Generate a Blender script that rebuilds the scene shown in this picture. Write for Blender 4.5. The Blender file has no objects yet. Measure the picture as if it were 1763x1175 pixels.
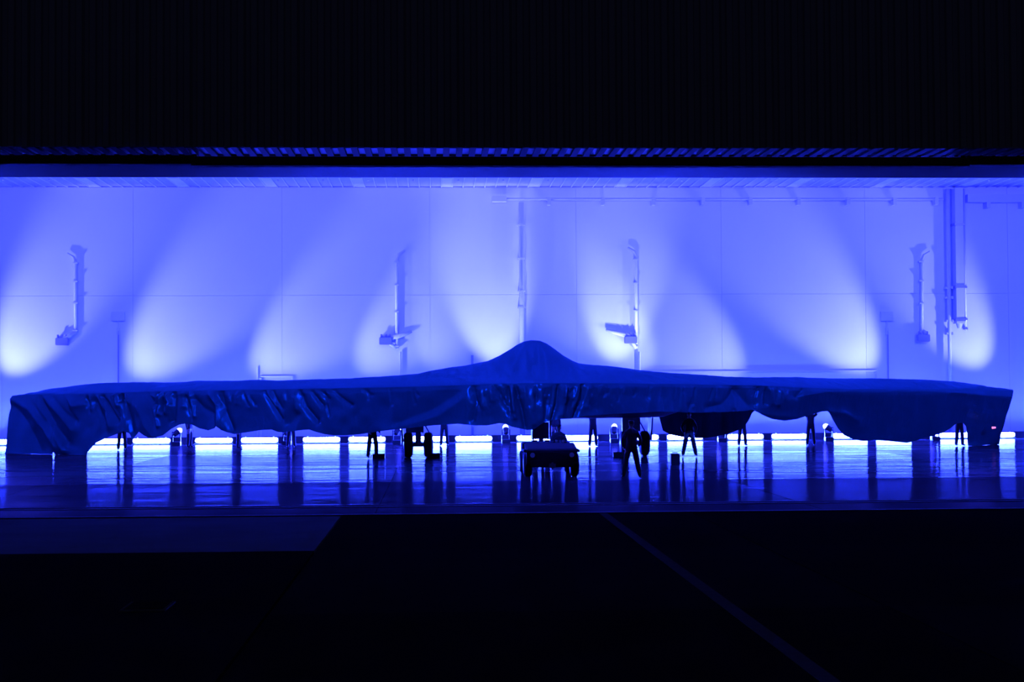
import bpy, bmesh, math, random
import numpy as np
from mathutils import Vector, Matrix
random.seed(7); rng = np.random.RandomState(11)
S = bpy.context.scene
COL = S.collection

# ------------------------------------------------------------------ camera
FPX = 2730.0; CAMH = 2.7
yaw, pitch, roll = math.atan(131/FPX), math.atan(83/FPX), -.0057
CF = Vector((math.sin(yaw)*math.cos(pitch), math.cos(yaw)*math.cos(pitch), math.sin(pitch)))
_R = Vector((math.cos(yaw), -math.sin(yaw), 0)); _U = _R.cross(CF)
CR = _R*math.cos(roll)+_U*math.sin(roll); CU = _U*math.cos(roll)-_R*math.sin(roll)
cam = bpy.data.objects.new('camera', bpy.data.cameras.new('camera')); COL.objects.link(cam)
cam.matrix_world = Matrix(((CR.x, CU.x, -CF.x, 0), (CR.y, CU.y, -CF.y, 0), (CR.z, CU.z, -CF.z, CAMH), (0, 0, 0, 1)))
cam.data.sensor_width = 36; cam.data.lens = FPX/1763*36; cam.data.clip_end = 500
S.camera = cam

def proj(x, y, z):
    """world point(s) to photo pixel(s), used to lay measurements out"""
    z = z-CAMH
    k = x*CF.x+y*CF.y+z*CF.z
    return (881.5+FPX*(x*CR.x+y*CR.y+z*CR.z)/k, 587.5-FPX*(x*CU.x+y*CU.y+z*CU.z)/k)
def _ray(px, py):
    a = (px-881.5)/FPX; b = (587.5-py)/FPX
    return tuple(CF[i]+a*CR[i]+b*CU[i] for i in range(3))
def atY(px, py, Y):
    d = _ray(px, py); t = Y/d[1]; return d[0]*t, Y, CAMH+d[2]*t
def atZ(px, py, Z):
    d = _ray(px, py); t = (Z-CAMH)/d[2]; return d[0]*t, d[1]*t, Z

# ------------------------------------------------------------------ world, exposure
S.view_settings.view_transform = 'Standard'; S.view_settings.look = 'None'
S.view_settings.exposure = 0.0; S.view_settings.gamma = 1.0; S.view_settings.use_curve_mapping = False
S.cycles.use_denoising = True
S.cycles.max_bounces = 8; S.cycles.diffuse_bounces = 5; S.cycles.glossy_bounces = 4
S.cycles.sample_clamp_indirect = 12
S.cycles.caustics_reflective = False; S.cycles.caustics_refractive = False
w = bpy.data.worlds.new('night'); S.world = w; w.use_nodes = True
bg = w.node_tree.nodes['Background']; bg.inputs[0].default_value = (.30, .34, 1, 1); bg.inputs[1].default_value = .03

BLUE = (.0140, .0290, 1.0)       # floor bars
DEEPBLUE = (.004, .042, 1.0)     # added fill over the front half, deeper blue
UPBLUE = (.0255, .0305, 1.0)     # uplights and added rear fill, a slightly paler blue

# ------------------------------------------------------------------ lights: uplights on the floor in front of the back wall
XC = 3.6                       # centre line of hangar, aircraft and painted line
LAMPS = [-23.64, -18.22, -12.8, -7.38, -1.96, 3.46, 8.88, 14.3, 19.72, 25.14, 30.56]
LAMP_Y = 79.0; LAMP_Z = .64
#        lean (m sideways per m of rise), aim height, power, half angle
AIM = [(.58, 5.8, 1.1, 20.5), (.93, 6.0, 1.15, 20.5), (1.2, 6.2, 1.3, 19.5), (1.1, 6.2, 1, 18), (.5, 6, .25, 20), (-.1, 6.6, .85, 21),
       (.1, 6.6, .75, 20), (-1.0, 6.2, .9, 18), (-1.38, 6, 1.2, 19), (-.8, 6, 1.25, 20.5), (-.6, 6, .95, 20)]
LAMP_POWER = 70000
lamp_dirs = []
for lx, (lean, h, pw, ha) in zip(LAMPS, AIM):
    tgt = Vector((lx+lean*h, 82, LAMP_Z+h)); src = Vector((lx, LAMP_Y, LAMP_Z+.12))
    d = (tgt-src).normalized(); lamp_dirs.append(d)
    L = bpy.data.lights.new('uplight_beam', 'SPOT'); L.color = UPBLUE; L.energy = LAMP_POWER*pw
    L.spot_size = math.radians(2*ha); L.spot_blend = .8; L.shadow_soft_size = .1
    o = bpy.data.objects.new('uplight_beam', L); COL.objects.link(o)
    o.location = src+d*.22; o.rotation_euler = d.to_track_quat('-Z', 'Y').to_euler()
# added fill spots, no fixtures: rear ones brighten the wall, front ones the cover
def wash(x, y, z, tx, ty, tz, power, size, col, blend=1.0):
    L = bpy.data.lights.new('added_fill', 'SPOT'); L.color = col; L.energy = power
    L.spot_size = math.radians(size); L.spot_blend = blend; L.shadow_soft_size = .35
    o = bpy.data.objects.new('added_fill', L); COL.objects.link(o)
    o.location = (x, y, z); o.rotation_euler = (Vector((tx, ty, tz))-Vector((x, y, z))).to_track_quat('-Z', 'Y').to_euler()
for fx in (-22, -9, 3.6, 16, 29):
    wash(fx, 64, 12.6, fx, 82, 9.0, 28000, 88, UPBLUE)
for fx in (-16, 0, 18, 30):
    wash(fx, 44.6, 9.6, fx, 60, 2.0, 15000, 90, DEEPBLUE)

# ------------------------------------------------------------------ materials
def mat(name, col, rough=.6, metal=0, var=.12, scale=3.0, bump=0, bscale=40, emit=None, spec=.5, coat=0):
    m = bpy.data.materials.new(name); m.use_nodes = True; nt = m.node_tree; b = nt.nodes['Principled BSDF']
    b.inputs['Roughness'].default_value = rough; b.inputs['Metallic'].default_value = metal
    b.inputs['Specular IOR Level'].default_value = spec; b.inputs['Coat Weight'].default_value = coat
    tc = nt.nodes.new('ShaderNodeTexCoord')
    n = nt.nodes.new('ShaderNodeTexNoise'); n.inputs['Scale'].default_value = scale; n.inputs['Detail'].default_value = 4
    nt.links.new(tc.outputs['Object'], n.inputs['Vector'])
    r = nt.nodes.new('ShaderNodeMix'); r.data_type = 'RGBA'
    r.inputs[6].default_value = tuple(c*(1-var) for c in col)+(1,); r.inputs[7].default_value = tuple(min(1, c*(1+var)) for c in col)+(1,)
    nt.links.new(n.outputs['Fac'], r.inputs[0]); nt.links.new(r.outputs[2], b.inputs['Base Color'])
    if bump:
        n2 = nt.nodes.new('ShaderNodeTexNoise'); n2.inputs['Scale'].default_value = bscale; n2.inputs['Detail'].default_value = 3
        nt.links.new(tc.outputs['Object'], n2.inputs['Vector'])
        bp = nt.nodes.new('ShaderNodeBump'); bp.inputs['Strength'].default_value = bump; bp.inputs['Distance'].default_value = .02
        nt.links.new(n2.outputs['Fac'], bp.inputs['Height']); nt.links.new(bp.outputs['Normal'], b.inputs['Normal'])
    if emit:
        b.inputs['Emission Color'].default_value = (*emit[0], 1); b.inputs['Emission Strength'].default_value = emit[1]
    return m
M = {}
M['wall'] = mat('white_wall_paint', (.78, .78, .78), .55, var=.03, scale=.4)
M['pipe'] = mat('painted_pipe', (.66, .66, .68), .35, var=.05)
M['pipe_white'] = mat('white_glossy_pipe', (.9, .9, .9), .25, var=.03)
M['grey'] = mat('grey_metal', (.3, .3, .32), .4, .6)
M['ceil'] = mat('ceiling_panel_paint', (.55, .55, .56), .6, var=.06)
M['ceilbar'] = mat('ceiling_runner_lit_tone', (.85, .85, .85), .5, var=.03)  # paler than the panels: the light runners catch is put into the colour
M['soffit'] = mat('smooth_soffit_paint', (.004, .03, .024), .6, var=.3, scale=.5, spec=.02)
M['black'] = mat('black_paint', (.02, .02, .022), .45)
M['black_matt'] = mat('black_matt_paint', (.012, .012, .014), .8)
M['cladding'] = mat('dark_cladding', (.16, .16, .17), .5, .2, var=.15, scale=1.2)
M['deck'] = mat('galvanised_deck', (.6, .6, .62), .3, .5)
M['rubber'] = mat('tyre_rubber', (.02, .02, .02), .75)
M['tug'] = mat('tug_body_paint', (.03, .03, .033), .7, spec=.1)
M['hull'] = mat('grey_airframe_paint', (.2, .2, .22), .5)
M['skin'] = mat('skin', (.45, .28, .2), .5)
M['cloth_dark'] = mat('dark_work_clothing', (.03, .03, .035), .8, bump=.3)
M['hair'] = mat('dark_hair', (.02, .015, .012), .6)
M['led'] = mat('led_bar_lens', (.9, .9, .9), .4, emit=(BLUE, 2600))
M['lens'] = mat('uplight_lens', (.9, .9, .9), .2, emit=(UPBLUE, 160))
M['pink'] = mat('small_red_lamp', (.9, .5, .5), .3, emit=((1, .25, .45), 1.3))
M['paintline'] = mat('pale_line_paint', (.09, .09, .095), .7, var=.3, scale=6, spec=0)

def floor_mat(gloss, rough):
    m = bpy.data.materials.new('glossy_sealed_floor'); m.use_nodes = True; nt = m.node_tree; nt.nodes.remove(nt.nodes['Principled BSDF'])
    out = nt.nodes['Material Output']; tc = nt.nodes.new('ShaderNodeTexCoord'); geo = nt.nodes.new('ShaderNodeNewGeometry')
    def noise(sx, sy, det=3):
        mp = nt.nodes.new('ShaderNodeMapping'); mp.inputs['Scale'].default_value = (sx, sy, 1)
        n = nt.nodes.new('ShaderNodeTexNoise'); n.inputs['Scale'].default_value = 1; n.inputs['Detail'].default_value = det
        nt.links.new(geo.outputs['Position'], mp.inputs[0]); nt.links.new(mp.outputs[0], n.inputs['Vector']); return n
    a = noise(.07, .8); c = noise(.22, 2.6); r = noise(.05, .45)
    add = nt.nodes.new('ShaderNodeMath'); add.operation = 'MULTIPLY_ADD'; add.inputs[1].default_value = .6
    nt.links.new(c.outputs['Fac'], add.inputs[0]); nt.links.new(a.outputs['Fac'], add.inputs[2])
    bp = nt.nodes.new('ShaderNodeBump'); bp.inputs['Strength'].default_value = 1; bp.inputs['Distance'].default_value = .022
    nt.links.new(add.outputs[0], bp.inputs['Height'])
    mr = nt.nodes.new('ShaderNodeMapRange'); mr.inputs[1].default_value = .35; mr.inputs[2].default_value = .65
    mr.inputs[3].default_value = gloss*1.35; mr.inputs[4].default_value = gloss*.65
    nt.links.new(r.outputs['Fac'], mr.inputs[0])
    d = nt.nodes.new('ShaderNodeBsdfDiffuse'); d.inputs[0].default_value = (.035, .035, .037, 1)
    g_ = nt.nodes.new('ShaderNodeBsdfGlossy'); g_.inputs['Roughness'].default_value = rough; g_.inputs[0].default_value = (1, 1, 1, 1)
    mx = nt.nodes.new('ShaderNodeMixShader'); nt.links.new(mr.outputs[0], mx.inputs[0]); nt.links.new(d.outputs[0], mx.inputs[1]); nt.links.new(g_.outputs[0], mx.inputs[2])
    nt.links.new(bp.outputs[0], g_.inputs['Normal']); nt.links.new(mx.outputs[0], out.inputs[0])
    return m
M['floor'] = floor_mat(.10, .3)
M['floorslab'] = [floor_mat(.10, .13), floor_mat(.085, .14), floor_mat(.115, .12), floor_mat(.022, .16)]

def cover_mat():
    m = bpy.data.materials.new('satin_cover_fabric'); m.use_nodes = True; nt = m.node_tree; b = nt.nodes['Principled BSDF']
    nt.nodes.remove(b); out = nt.nodes['Material Output']
    d = nt.nodes.new('ShaderNodeBsdfDiffuse'); d.inputs[0].default_value = (.015, .085, .085, 1)
    g_ = nt.nodes.new('ShaderNodeBsdfGlossy'); g_.inputs[0].default_value = (.3, .9, .95, 1); g_.inputs['Roughness'].default_value = .29
    mx = nt.nodes.new('ShaderNodeMixShader'); mx.inputs[0].default_value = .05
    nt.links.new(d.outputs[0], mx.inputs[1]); nt.links.new(g_.outputs[0], mx.inputs[2]); nt.links.new(mx.outputs[0], out.inputs[0])
    tc = nt.nodes.new('ShaderNodeTexCoord'); mp = nt.nodes.new('ShaderNodeMapping'); mp.inputs['Scale'].default_value = (1.6, 1.0, .55)
    n = nt.nodes.new('ShaderNodeTexNoise'); n.inputs['Scale'].default_value = 2.2; n.inputs['Detail'].default_value = 5; n.inputs['Distortion'].default_value = .6
    nt.links.new(tc.outputs['Object'], mp.inputs[0]); nt.links.new(mp.outputs[0], n.inputs['Vector'])
    bp = nt.nodes.new('ShaderNodeBump'); bp.inputs['Strength'].default_value = .5; bp.inputs['Distance'].default_value = .06
    nt.links.new(n.outputs['Fac'], bp.inputs['Height']); nt.links.new(bp.outputs['Normal'], d.inputs['Normal']); nt.links.new(bp.outputs['Normal'], g_.inputs['Normal'])
    return m
M['cover'] = cover_mat()
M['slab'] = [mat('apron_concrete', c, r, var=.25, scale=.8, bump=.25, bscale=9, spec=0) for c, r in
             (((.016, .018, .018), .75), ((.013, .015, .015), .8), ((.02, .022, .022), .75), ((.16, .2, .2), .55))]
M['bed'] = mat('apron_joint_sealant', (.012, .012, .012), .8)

# ------------------------------------------------------------------ mesh helpers
class MB:
    def __init__(s): s.v = []; s.f = []
    def add(s, vs, fs):
        n = len(s.v); s.v += [tuple(v) for v in vs]; s.f += [tuple(i+n for i in f) for f in fs]; return s
    def box(s, x0, x1, y0, y1, z0, z1):
        return s.add([(x0, y0, z0), (x1, y0, z0), (x1, y1, z0), (x0, y1, z0), (x0, y0, z1), (x1, y0, z1), (x1, y1, z1), (x0, y1, z1)],
                     [(3, 2, 1, 0), (4, 5, 6, 7), (0, 1, 5, 4), (1, 2, 6, 5), (2, 3, 7, 6), (3, 0, 4, 7)])
    def bar(s, p, q, w, h):
        """rectangular bar from p to q"""
        p, q = Vector(p), Vector(q); d = (q-p).normalized(); up = Vector((0, 0, 1)) if abs(d.z) < .95 else Vector((0, 1, 0))
        a = d.cross(up).normalized()*w/2; b = a.cross(d).normalized()*h/2
        return s.add([p-a-b, p+a-b, p+a+b, p-a+b, q-a-b, q+a-b, q+a+b, q-a+b],
                     [(3, 2, 1, 0), (4, 5, 6, 7), (0, 1, 5, 4), (1, 2, 6, 5), (2, 3, 7, 6), (3, 0, 4, 7)])
    def tube(s, pts, rs, n=12, caps=True):
        pts = [Vector(p) for p in pts]
        if not hasattr(rs, '__len__'): rs = [rs]*len(pts)
        rings = []
        ref = None
        for i, p in enumerate(pts):
            d = (pts[min(i+1, len(pts)-1)]-pts[max(i-1, 0)])
            d = (d if d.length > 1e-6 else pts[-1]-pts[0]).normalized()
            if ref is None: ref = Vector((0, 0, 1)) if abs(d.z) < .9 else Vector((1, 0, 0))
            a = d.cross(ref).normalized(); b = d.cross(a).normalized(); ref = a.cross(d)
            rings.append([p+a*math.cos(2*math.pi*k/n)*rs[i]+b*math.sin(2*math.pi*k/n)*rs[i] for k in range(n)])
        vs = [v for r in rings for v in r]; fs = []
        for i in range(len(pts)-1):
            for k in range(n): fs.append((i*n+k, i*n+(k+1) % n, (i+1)*n+(k+1) % n, (i+1)*n+k))
        if caps: fs += [tuple(range(n))[::-1], tuple((len(pts)-1)*n+k for k in range(n))]
        return s.add(vs, fs)
    def prism(s, poly, x0, x1):
        """polygon in (y, z) pushed along x"""
        n = len(poly)
        return s.add([(x0, y, z) for y, z in poly]+[(x1, y, z) for y, z in poly],
                     [tuple(range(n)), tuple(range(n, 2*n))[::-1]]+[(i, i+n, (i+1) % n+n, (i+1) % n) for i in range(n)])
    def build(s, name, m, parent=None, loc=(0, 0, 0), bevel=0, smooth=False, fix=True):
        me = bpy.data.meshes.new(name); me.from_pydata(s.v, [], s.f)
        if fix or bevel:
            bm = bmesh.new(); bm.from_mesh(me)
            if bevel: bmesh.ops.bevel(bm, geom=bm.edges[:], offset=bevel, segments=2, affect='EDGES', clamp_overlap=True)
            bmesh.ops.recalc_face_normals(bm, faces=bm.faces[:]); bm.to_mesh(me); bm.free()
        me.materials.append(m)
        if smooth: me.polygons.foreach_set('use_smooth', [True]*len(me.polygons))
        o = bpy.data.objects.new(name, me); COL.objects.link(o); o.location = loc
        if parent: o.parent = parent
        return o
def empty(name, loc=(0, 0, 0), rz=0):
    o = bpy.data.objects.new(name, None); COL.objects.link(o); o.location = loc; o.rotation_euler = (0, 0, rz); o.empty_display_size = .2
    return o
def tag(o, label=None, cat=None, group=None, kind=None):
    if label: o['label'] = label
    if cat: o['category'] = cat
    if group: o['group'] = group
    if kind: o['kind'] = kind
    return o
def copy_tree(o, parent=None):
    c = o.copy(); COL.objects.link(c)
    if parent: c.parent = parent
    for ch in list(o.children): copy_tree(ch, c)
    return c
def interp(tab, x): return np.interp(x, [t[0] for t in tab], [t[1] for t in tab])
ORD = ['', 'first', 'second', 'third', 'fourth', 'fifth', 'sixth', 'seventh', 'eighth', 'ninth', 'tenth', 'eleventh', 'twelfth', 'thirteenth',
       'fourteenth', 'fifteenth', 'sixteenth', 'seventeenth', 'eighteenth', 'nineteenth', 'twentieth']

# ------------------------------------------------------------------ setting
XL, XR, YF, YB, ZC = -31.0, 38.2, 34.4, 82.0, 13.2
def structure(name, mb, m, label, **k): return tag(mb.build(name, m, **k), label, kind='structure')
fl = structure('floor', MB().box(XL, XR, YF, YB+.6, -.4, -.02), M['floor'], 'glossy hangar floor mirroring the light bars')
fb = [34.64, 36.5, 46.7, 56.9, 67.1, 77.3, YB+.6]
for r in range(6):
    first = {}
    for k in range(7):
        x0 = XL+.02+k*9.88; mi_ = 3 if r < 2 else (r*2+k*5) % 3
        if mi_ not in first: first[mi_] = o = MB().box(.006, 9.874, fb[r]+.006, fb[r+1]-.006, -.1, 0).build('floor_slab', M['floorslab'][mi_], fl)
        else: o = first[mi_].copy(); COL.objects.link(o)
        o.location.x = x0
# back wall with large panels
wb = structure('wall_back', MB().box(XL, XR, YB+.04, YB+.5, 0, ZC+.3), M['wall'], 'pale back wall of the hangar washed in blue light')
g = .006
for i in range(-4, 5):
    x0, x1 = max(XL+.1, -.3+7.6*i), min(XR-.1, 7.3+7.6*i)
    for z0, z1 in ((.02, 7.6), (7.6, ZC-.02)):
        MB().box(x0+g, x1-g, YB, YB+.04, z0+g, z1-g).build('wall_panel', M['wall'], wb)
structure('wall_left', MB().box(XL-.4, XL, YF, YB+.5, 0, ZC+.3), M['wall'], 'pale left side wall of the hangar')
structure('wall_right', MB().box(XR, XR+.4, YF, YB+.5, 0, ZC+.3), M['wall'], 'pale right side wall of the hangar')
structure('baseboard_back', MB().box(XL, XR, YB-.55, YB, 0, .34), M['black_matt'], 'low dark plinth along the foot of the back wall')
# ceiling with a row of panels by the back wall
ce = structure('ceiling', MB().box(XL, XR, 43.4, YB+.5, ZC+.12, ZC+.4), M['ceil'], 'hangar ceiling with narrow panels and runners')
PW = .5625; YP = 78.0
pm = MB().box(-PW/2+.03, PW/2-.03, YP, YB-.06, ZC+.03, ZC+.11).build('ceiling_panel', M['ceil'], ce)
rm = MB().box(-.025, .025, YP, YB-.05, ZC-.03, ZC+.11).build('ceiling_runner', M['ceilbar'], ce)
fm = MB().box(-PW/2+.03, PW/2-.03, YP+.5, YB-.06, ZC-.005, ZC+.11).build('ceiling_light_panel', M['ceilbar'], ce)
sm = MB().tube([(0, 79.2, ZC-.06), (0, 79.2, ZC-.03), (0, 79.2, ZC+.03)], [.06, .05, .02], 8).build('sprinkler', M['pipe_white'], ce)
for base in (pm, rm, fm, sm): base.location.x = -25.0
pm.location.x = -25+PW/2; fm.location.x = -25+PW/2+PW*5; sm.location.x = -25+PW*2.5
for i in range(1, 106):
    x = -25+PW*i
    c = rm.copy(); COL.objects.link(c); c.location.x = x
    c = (fm if i % 8 == 5 else pm).copy(); COL.objects.link(c); c.location.x = x+PW/2
    if i % 4 == 0:
        c = sm.copy(); COL.objects.link(c); c.location.x = x+PW*2.5
MB().box(-25, 36, YP-.1, YP, ZC-.05, ZC+.11).build('ceiling_runner', M['ceilbar'], ce)
# lowered soffit inside the doorway and the header above it
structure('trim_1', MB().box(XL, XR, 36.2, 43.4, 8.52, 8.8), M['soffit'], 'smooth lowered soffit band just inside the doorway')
structure('trim_2', MB().box(XL, XR, 43.1, 43.4, 8.8, ZC+.4), M['wall'], 'header wall closing the space above the soffit')
# facade: corrugated cladding above the opening
ZF = atY(880, 254.3, 34.0)[2]; YW = 33.94
wf = structure('wall_front', MB().box(XL-6, XR+6, YW+.08, YW+.3, ZF+.02, 20), M['black_matt'], 'dark corrugated facade above the hangar opening')
PITCH = .285
prof = [(0, 0), (.09, 0), (.12, -.05), (.235, -.05), (.265, 0), (PITCH, 0)]
def sheet():
    b = MB(); n = 4; pts = [(k*PITCH+x, y) for k in range(n) for x, y in prof[:-1]]+[(n*PITCH-.008, 0)]
    vs = [(x, y, 0) for x, y in pts]+[(x, y, 12) for x, y in pts]; m_ = len(pts)
    vs += [(x, y+.012, 0) for x, y in pts]+[(x, y+.012, 12) for x, y in pts]
    fs = []
    for i in range(m_-1):
        fs += [(i, i+1, m_+i+1, m_+i), (2*m_+i, 3*m_+i, 3*m_+i+1, 2*m_+i+1), (i, 2*m_+i, 2*m_+i+1, i+1)]
    return b.add(vs, fs)
sh = sheet().build('cladding_sheet', M['cladding'], wf, (-20, YW+.06, ZF), fix=False)
for i in range(1, 42):
    c = sh.copy(); COL.objects.link(c); c.location.x = -20+i*4*PITCH
# profiled deck under the facade edge, dark bars across it
dk = structure('trim_3', MB().box(XL, XR, YW+.1, 35.35, ZF+.05, ZF+.12), M['deck'], 'ribbed metal deck under the facade edge')
dk.rotation_euler.x = 0
rb = MB().box(-.068, .068, YW+.1, 35.35, ZF+.003, ZF+.05).build('deck_rib', M['black'], dk)
rb.location.x = -16
for i in range(1, 130):
    c = rb.copy(); COL.objects.link(c); c.location.x = -16+i*PITCH
structure('trim_8', MB().box(XL, XR, 35.4, 36.2, ZF+.03, ZF+.9), M['black_matt'], 'dark beam closing the back of the ribbed deck')
# bottom beams of the raised door leaves
XD0, XD1 = atY(328, 283, 34.5)[0], atY(1671, 285, 34.5)[0]
def door(name, x0, x1, y, zb, label):
    d = tag(empty(name, ((x0+x1)/2, y, zb)), label, kind='structure'); h = (x1-x0)/2
    MB().box(-h, h, 0, .42, .03, .185).build('bottom_beam', M['black'], d, bevel=.012)
    MB().box(-h, h, .06, .36, 0, .03).build('rubber_seal', M['rubber'], d)
    for xx in (-h+.04, h-.04): MB().box(xx-.05, xx+.05, -.012, .43, .02, .195).build('end_plate', M['black'], d)
    return d
ZS = atY(100, 281.3, 35.0)[2]; ZM = atY(880, 284.5, 34.5)[2]
door('door_1', XL, XD0+.05, 35.0, ZS, 'raised dark door leaf at the left with its bottom beam set back')
door('door_2', XD0, XD1, 34.5, ZM, 'raised dark middle door leaf whose bottom beam hangs lowest')
door('door_3', XD1-.05, XR, 35.0, ZS, 'raised dark door leaf at the far right end')
# threshold rails and floor edge
for i, (y0, y1) in enumerate(((34.42, 34.62), (36.75, 36.95), (37.25, 37.4))):
    structure('trim_%d' % (4+i), MB().box(XL, XR, y0, y1, -.02, .012), M['black_matt'], ['dark steel sill at the hangar threshold', 'door guide rail nearer the threshold', 'door guide rail further inside'][i])
# apron slabs
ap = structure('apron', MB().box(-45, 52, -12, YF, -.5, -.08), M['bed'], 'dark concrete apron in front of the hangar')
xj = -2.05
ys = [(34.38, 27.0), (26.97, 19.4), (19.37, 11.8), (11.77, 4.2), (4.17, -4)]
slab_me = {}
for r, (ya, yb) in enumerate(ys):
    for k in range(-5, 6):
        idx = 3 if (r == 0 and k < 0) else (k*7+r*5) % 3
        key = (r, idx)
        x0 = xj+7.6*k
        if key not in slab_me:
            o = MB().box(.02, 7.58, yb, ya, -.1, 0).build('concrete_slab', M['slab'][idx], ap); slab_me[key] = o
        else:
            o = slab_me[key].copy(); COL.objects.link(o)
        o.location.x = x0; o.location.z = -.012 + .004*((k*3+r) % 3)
structure('trim_7', MB().box(XC-.09, XC+.09, -3, 34.3, -.001, .006), M['paintline'], 'pale painted guide line running out across the apron')

# ------------------------------------------------------------------ aircraft cover
SILH = [(-50, 690), (20, 684), (40, 682), (60, 676), (80, 671), (110, 667), (140, 663), (170, 660), (200, 659), (240, 658.5), (280, 659), (320, 658), (340, 656), (400, 656),
        (430, 655), (445, 654.5), (480, 655.5), (520, 654), (560, 653), (600, 652), (640, 649.5), (680, 647), (720, 644), (740, 639), (780, 632), (800, 630), (840, 622),
        (860, 613), (880, 601), (890, 594), (902, 588), (915, 586), (930, 587), (942, 592), (955, 601), (970, 612), (985, 621), (997, 626), (1015, 628), (1045, 630), (1070, 633),
        (1095, 637), (1130, 641), (1200, 645.5), (1250, 649), (1300, 650), (1370, 649.5), (1400, 651), (1440, 652), (1500, 652), (1560, 653), (1600, 654.5), (1640, 657), (1680, 663), (1710, 667.5), (1730, 670.5), (1748, 672.5), (1900, 672.5)]
LIP = [(-50, 684), (20, 684), (45, 681), (100, 680), (200, 677), (300, 674), (400, 672.5), (500, 671), (600, 669), (700, 667), (800, 664), (860, 662), (920, 661), (1000, 661), (1150, 662), (1300, 664.5), (1440, 671), (1600, 671.5), (1680, 672), (1748, 673.5), (1900, 674)]
HEM = [(0, 800), (93, 800), (97, 775), (101, 800), (148, 796), (152, 779), (158, 773), (168, 763), (185, 755), (200, 749), (215, 743), (222, 746), (230, 757), (243, 744), (252, 750), (262, 754), (272, 754), (285, 750), (298, 739), (310, 732),
       (320, 730), (332, 732), (345, 738), (360, 741.5), (372, 738), (379, 734), (383, 741), (392, 745), (405, 748), (425, 745), (450, 741), (468, 740), (478, 744), (488, 745), (505, 743), (520, 741), (532, 740), (545, 744), (560, 748), (575, 750),
       (600, 750), (620, 748), (640, 745), (680, 740), (720, 736), (745, 733), (790, 730), (820, 733), (840, 733), (860, 729), (872, 730), (882, 735), (895, 738), (908, 741), (920, 739), (935, 728), (945, 725), (962, 722), (985, 721), (1000, 717), (1030, 715),
       (1060, 713), (1100, 711), (1130, 709), (1160, 710), (1200, 711), (1240, 710), (1280, 708), (1296, 706), (1310, 714), (1330, 722), (1350, 725), (1370, 722), (1395, 714), (1412, 709), (1420, 708), (1428, 717), (1440, 738), (1452, 750), (1465, 756), (1485, 760), (1505, 758), (1530, 760),
       (1560, 763), (1580, 758), (1600, 752), (1620, 746), (1635, 738), (1645, 730), (1656, 728), (1661, 735), (1664, 780), (1690, 785), (1900, 785)]
SHIFT = [(0, -6), (20, -8), (60, -2), (120, 0), (1650, 0), (1664, 2), (1700, -12), (1748, -35), (1900, -35)]
TUCKY = [(0, 2000), (1290, 2000), (1298, 706), (1320, 702), (1345, 695), (1380, 682), (1425, 675), (1600, 674), (1640, 676), (1700, 681), (1732, 684), (1748, 686)]
REAR = [(0, 712), (1120, 712), (1134, 716), (1141, 742), (1155, 749), (1180, 754), (1210, 755), (1235, 752), (1260, 745), (1280, 737), (1290, 722), (1294, 712), (1303, 704), (1330, 700), (1900, 700)]
YN = 57.3; TS = .68
def ylip(X):
    dx = np.abs(X-XC); return YN+TS*(np.sqrt(dx*dx+6.25)-2.5)
def chord(X): return interp([(0, 12.5), (3, 11), (6, 9), (10, 7.4), (16, 6), (22.6, 4.4)], np.abs(X-XC))
def crest_off(X): return interp([(0, 4.2), (2, 4.0), (4, 3.4), (12, 2.8), (18, 2.3), (21.5, 1.5), (22.6, 1.2)], np.abs(X-XC))
def smooth_noise(x, wl, seed):
    r = np.random.RandomState(seed); n = 400; t = r.rand(n)*2-1
    u = np.asarray(x)/wl+100; i = np.floor(u).astype(int); fr = u-i; fr = fr*fr*(3-2*fr)
    return t[i % n]*(1-fr)+t[(i+1) % n]*fr
def noise2(x, y, wl, seed):
    r = np.random.RandomState(seed); n = 64; t = r.rand(n, n)*2-1
    u = x/wl+50; v = y/wl+50; i = np.floor(u).astype(int); j = np.floor(v).astype(int); a = u-i; b = v-j
    a = a*a*(3-2*a); b = b*b*(3-2*b)
    return (t[i % n, j % n]*(1-a)+t[(i+1) % n, j % n]*a)*(1-b)+(t[i % n, (j+1) % n]*(1-a)+t[(i+1) % n, (j+1) % n]*a)*b
X0 = atY(20, 684, 70.9)[0]; X1 = atY(1748, 674, 70.9)[0]
NX = 1150
Xs = np.linspace(X0, X1, NX)
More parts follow.
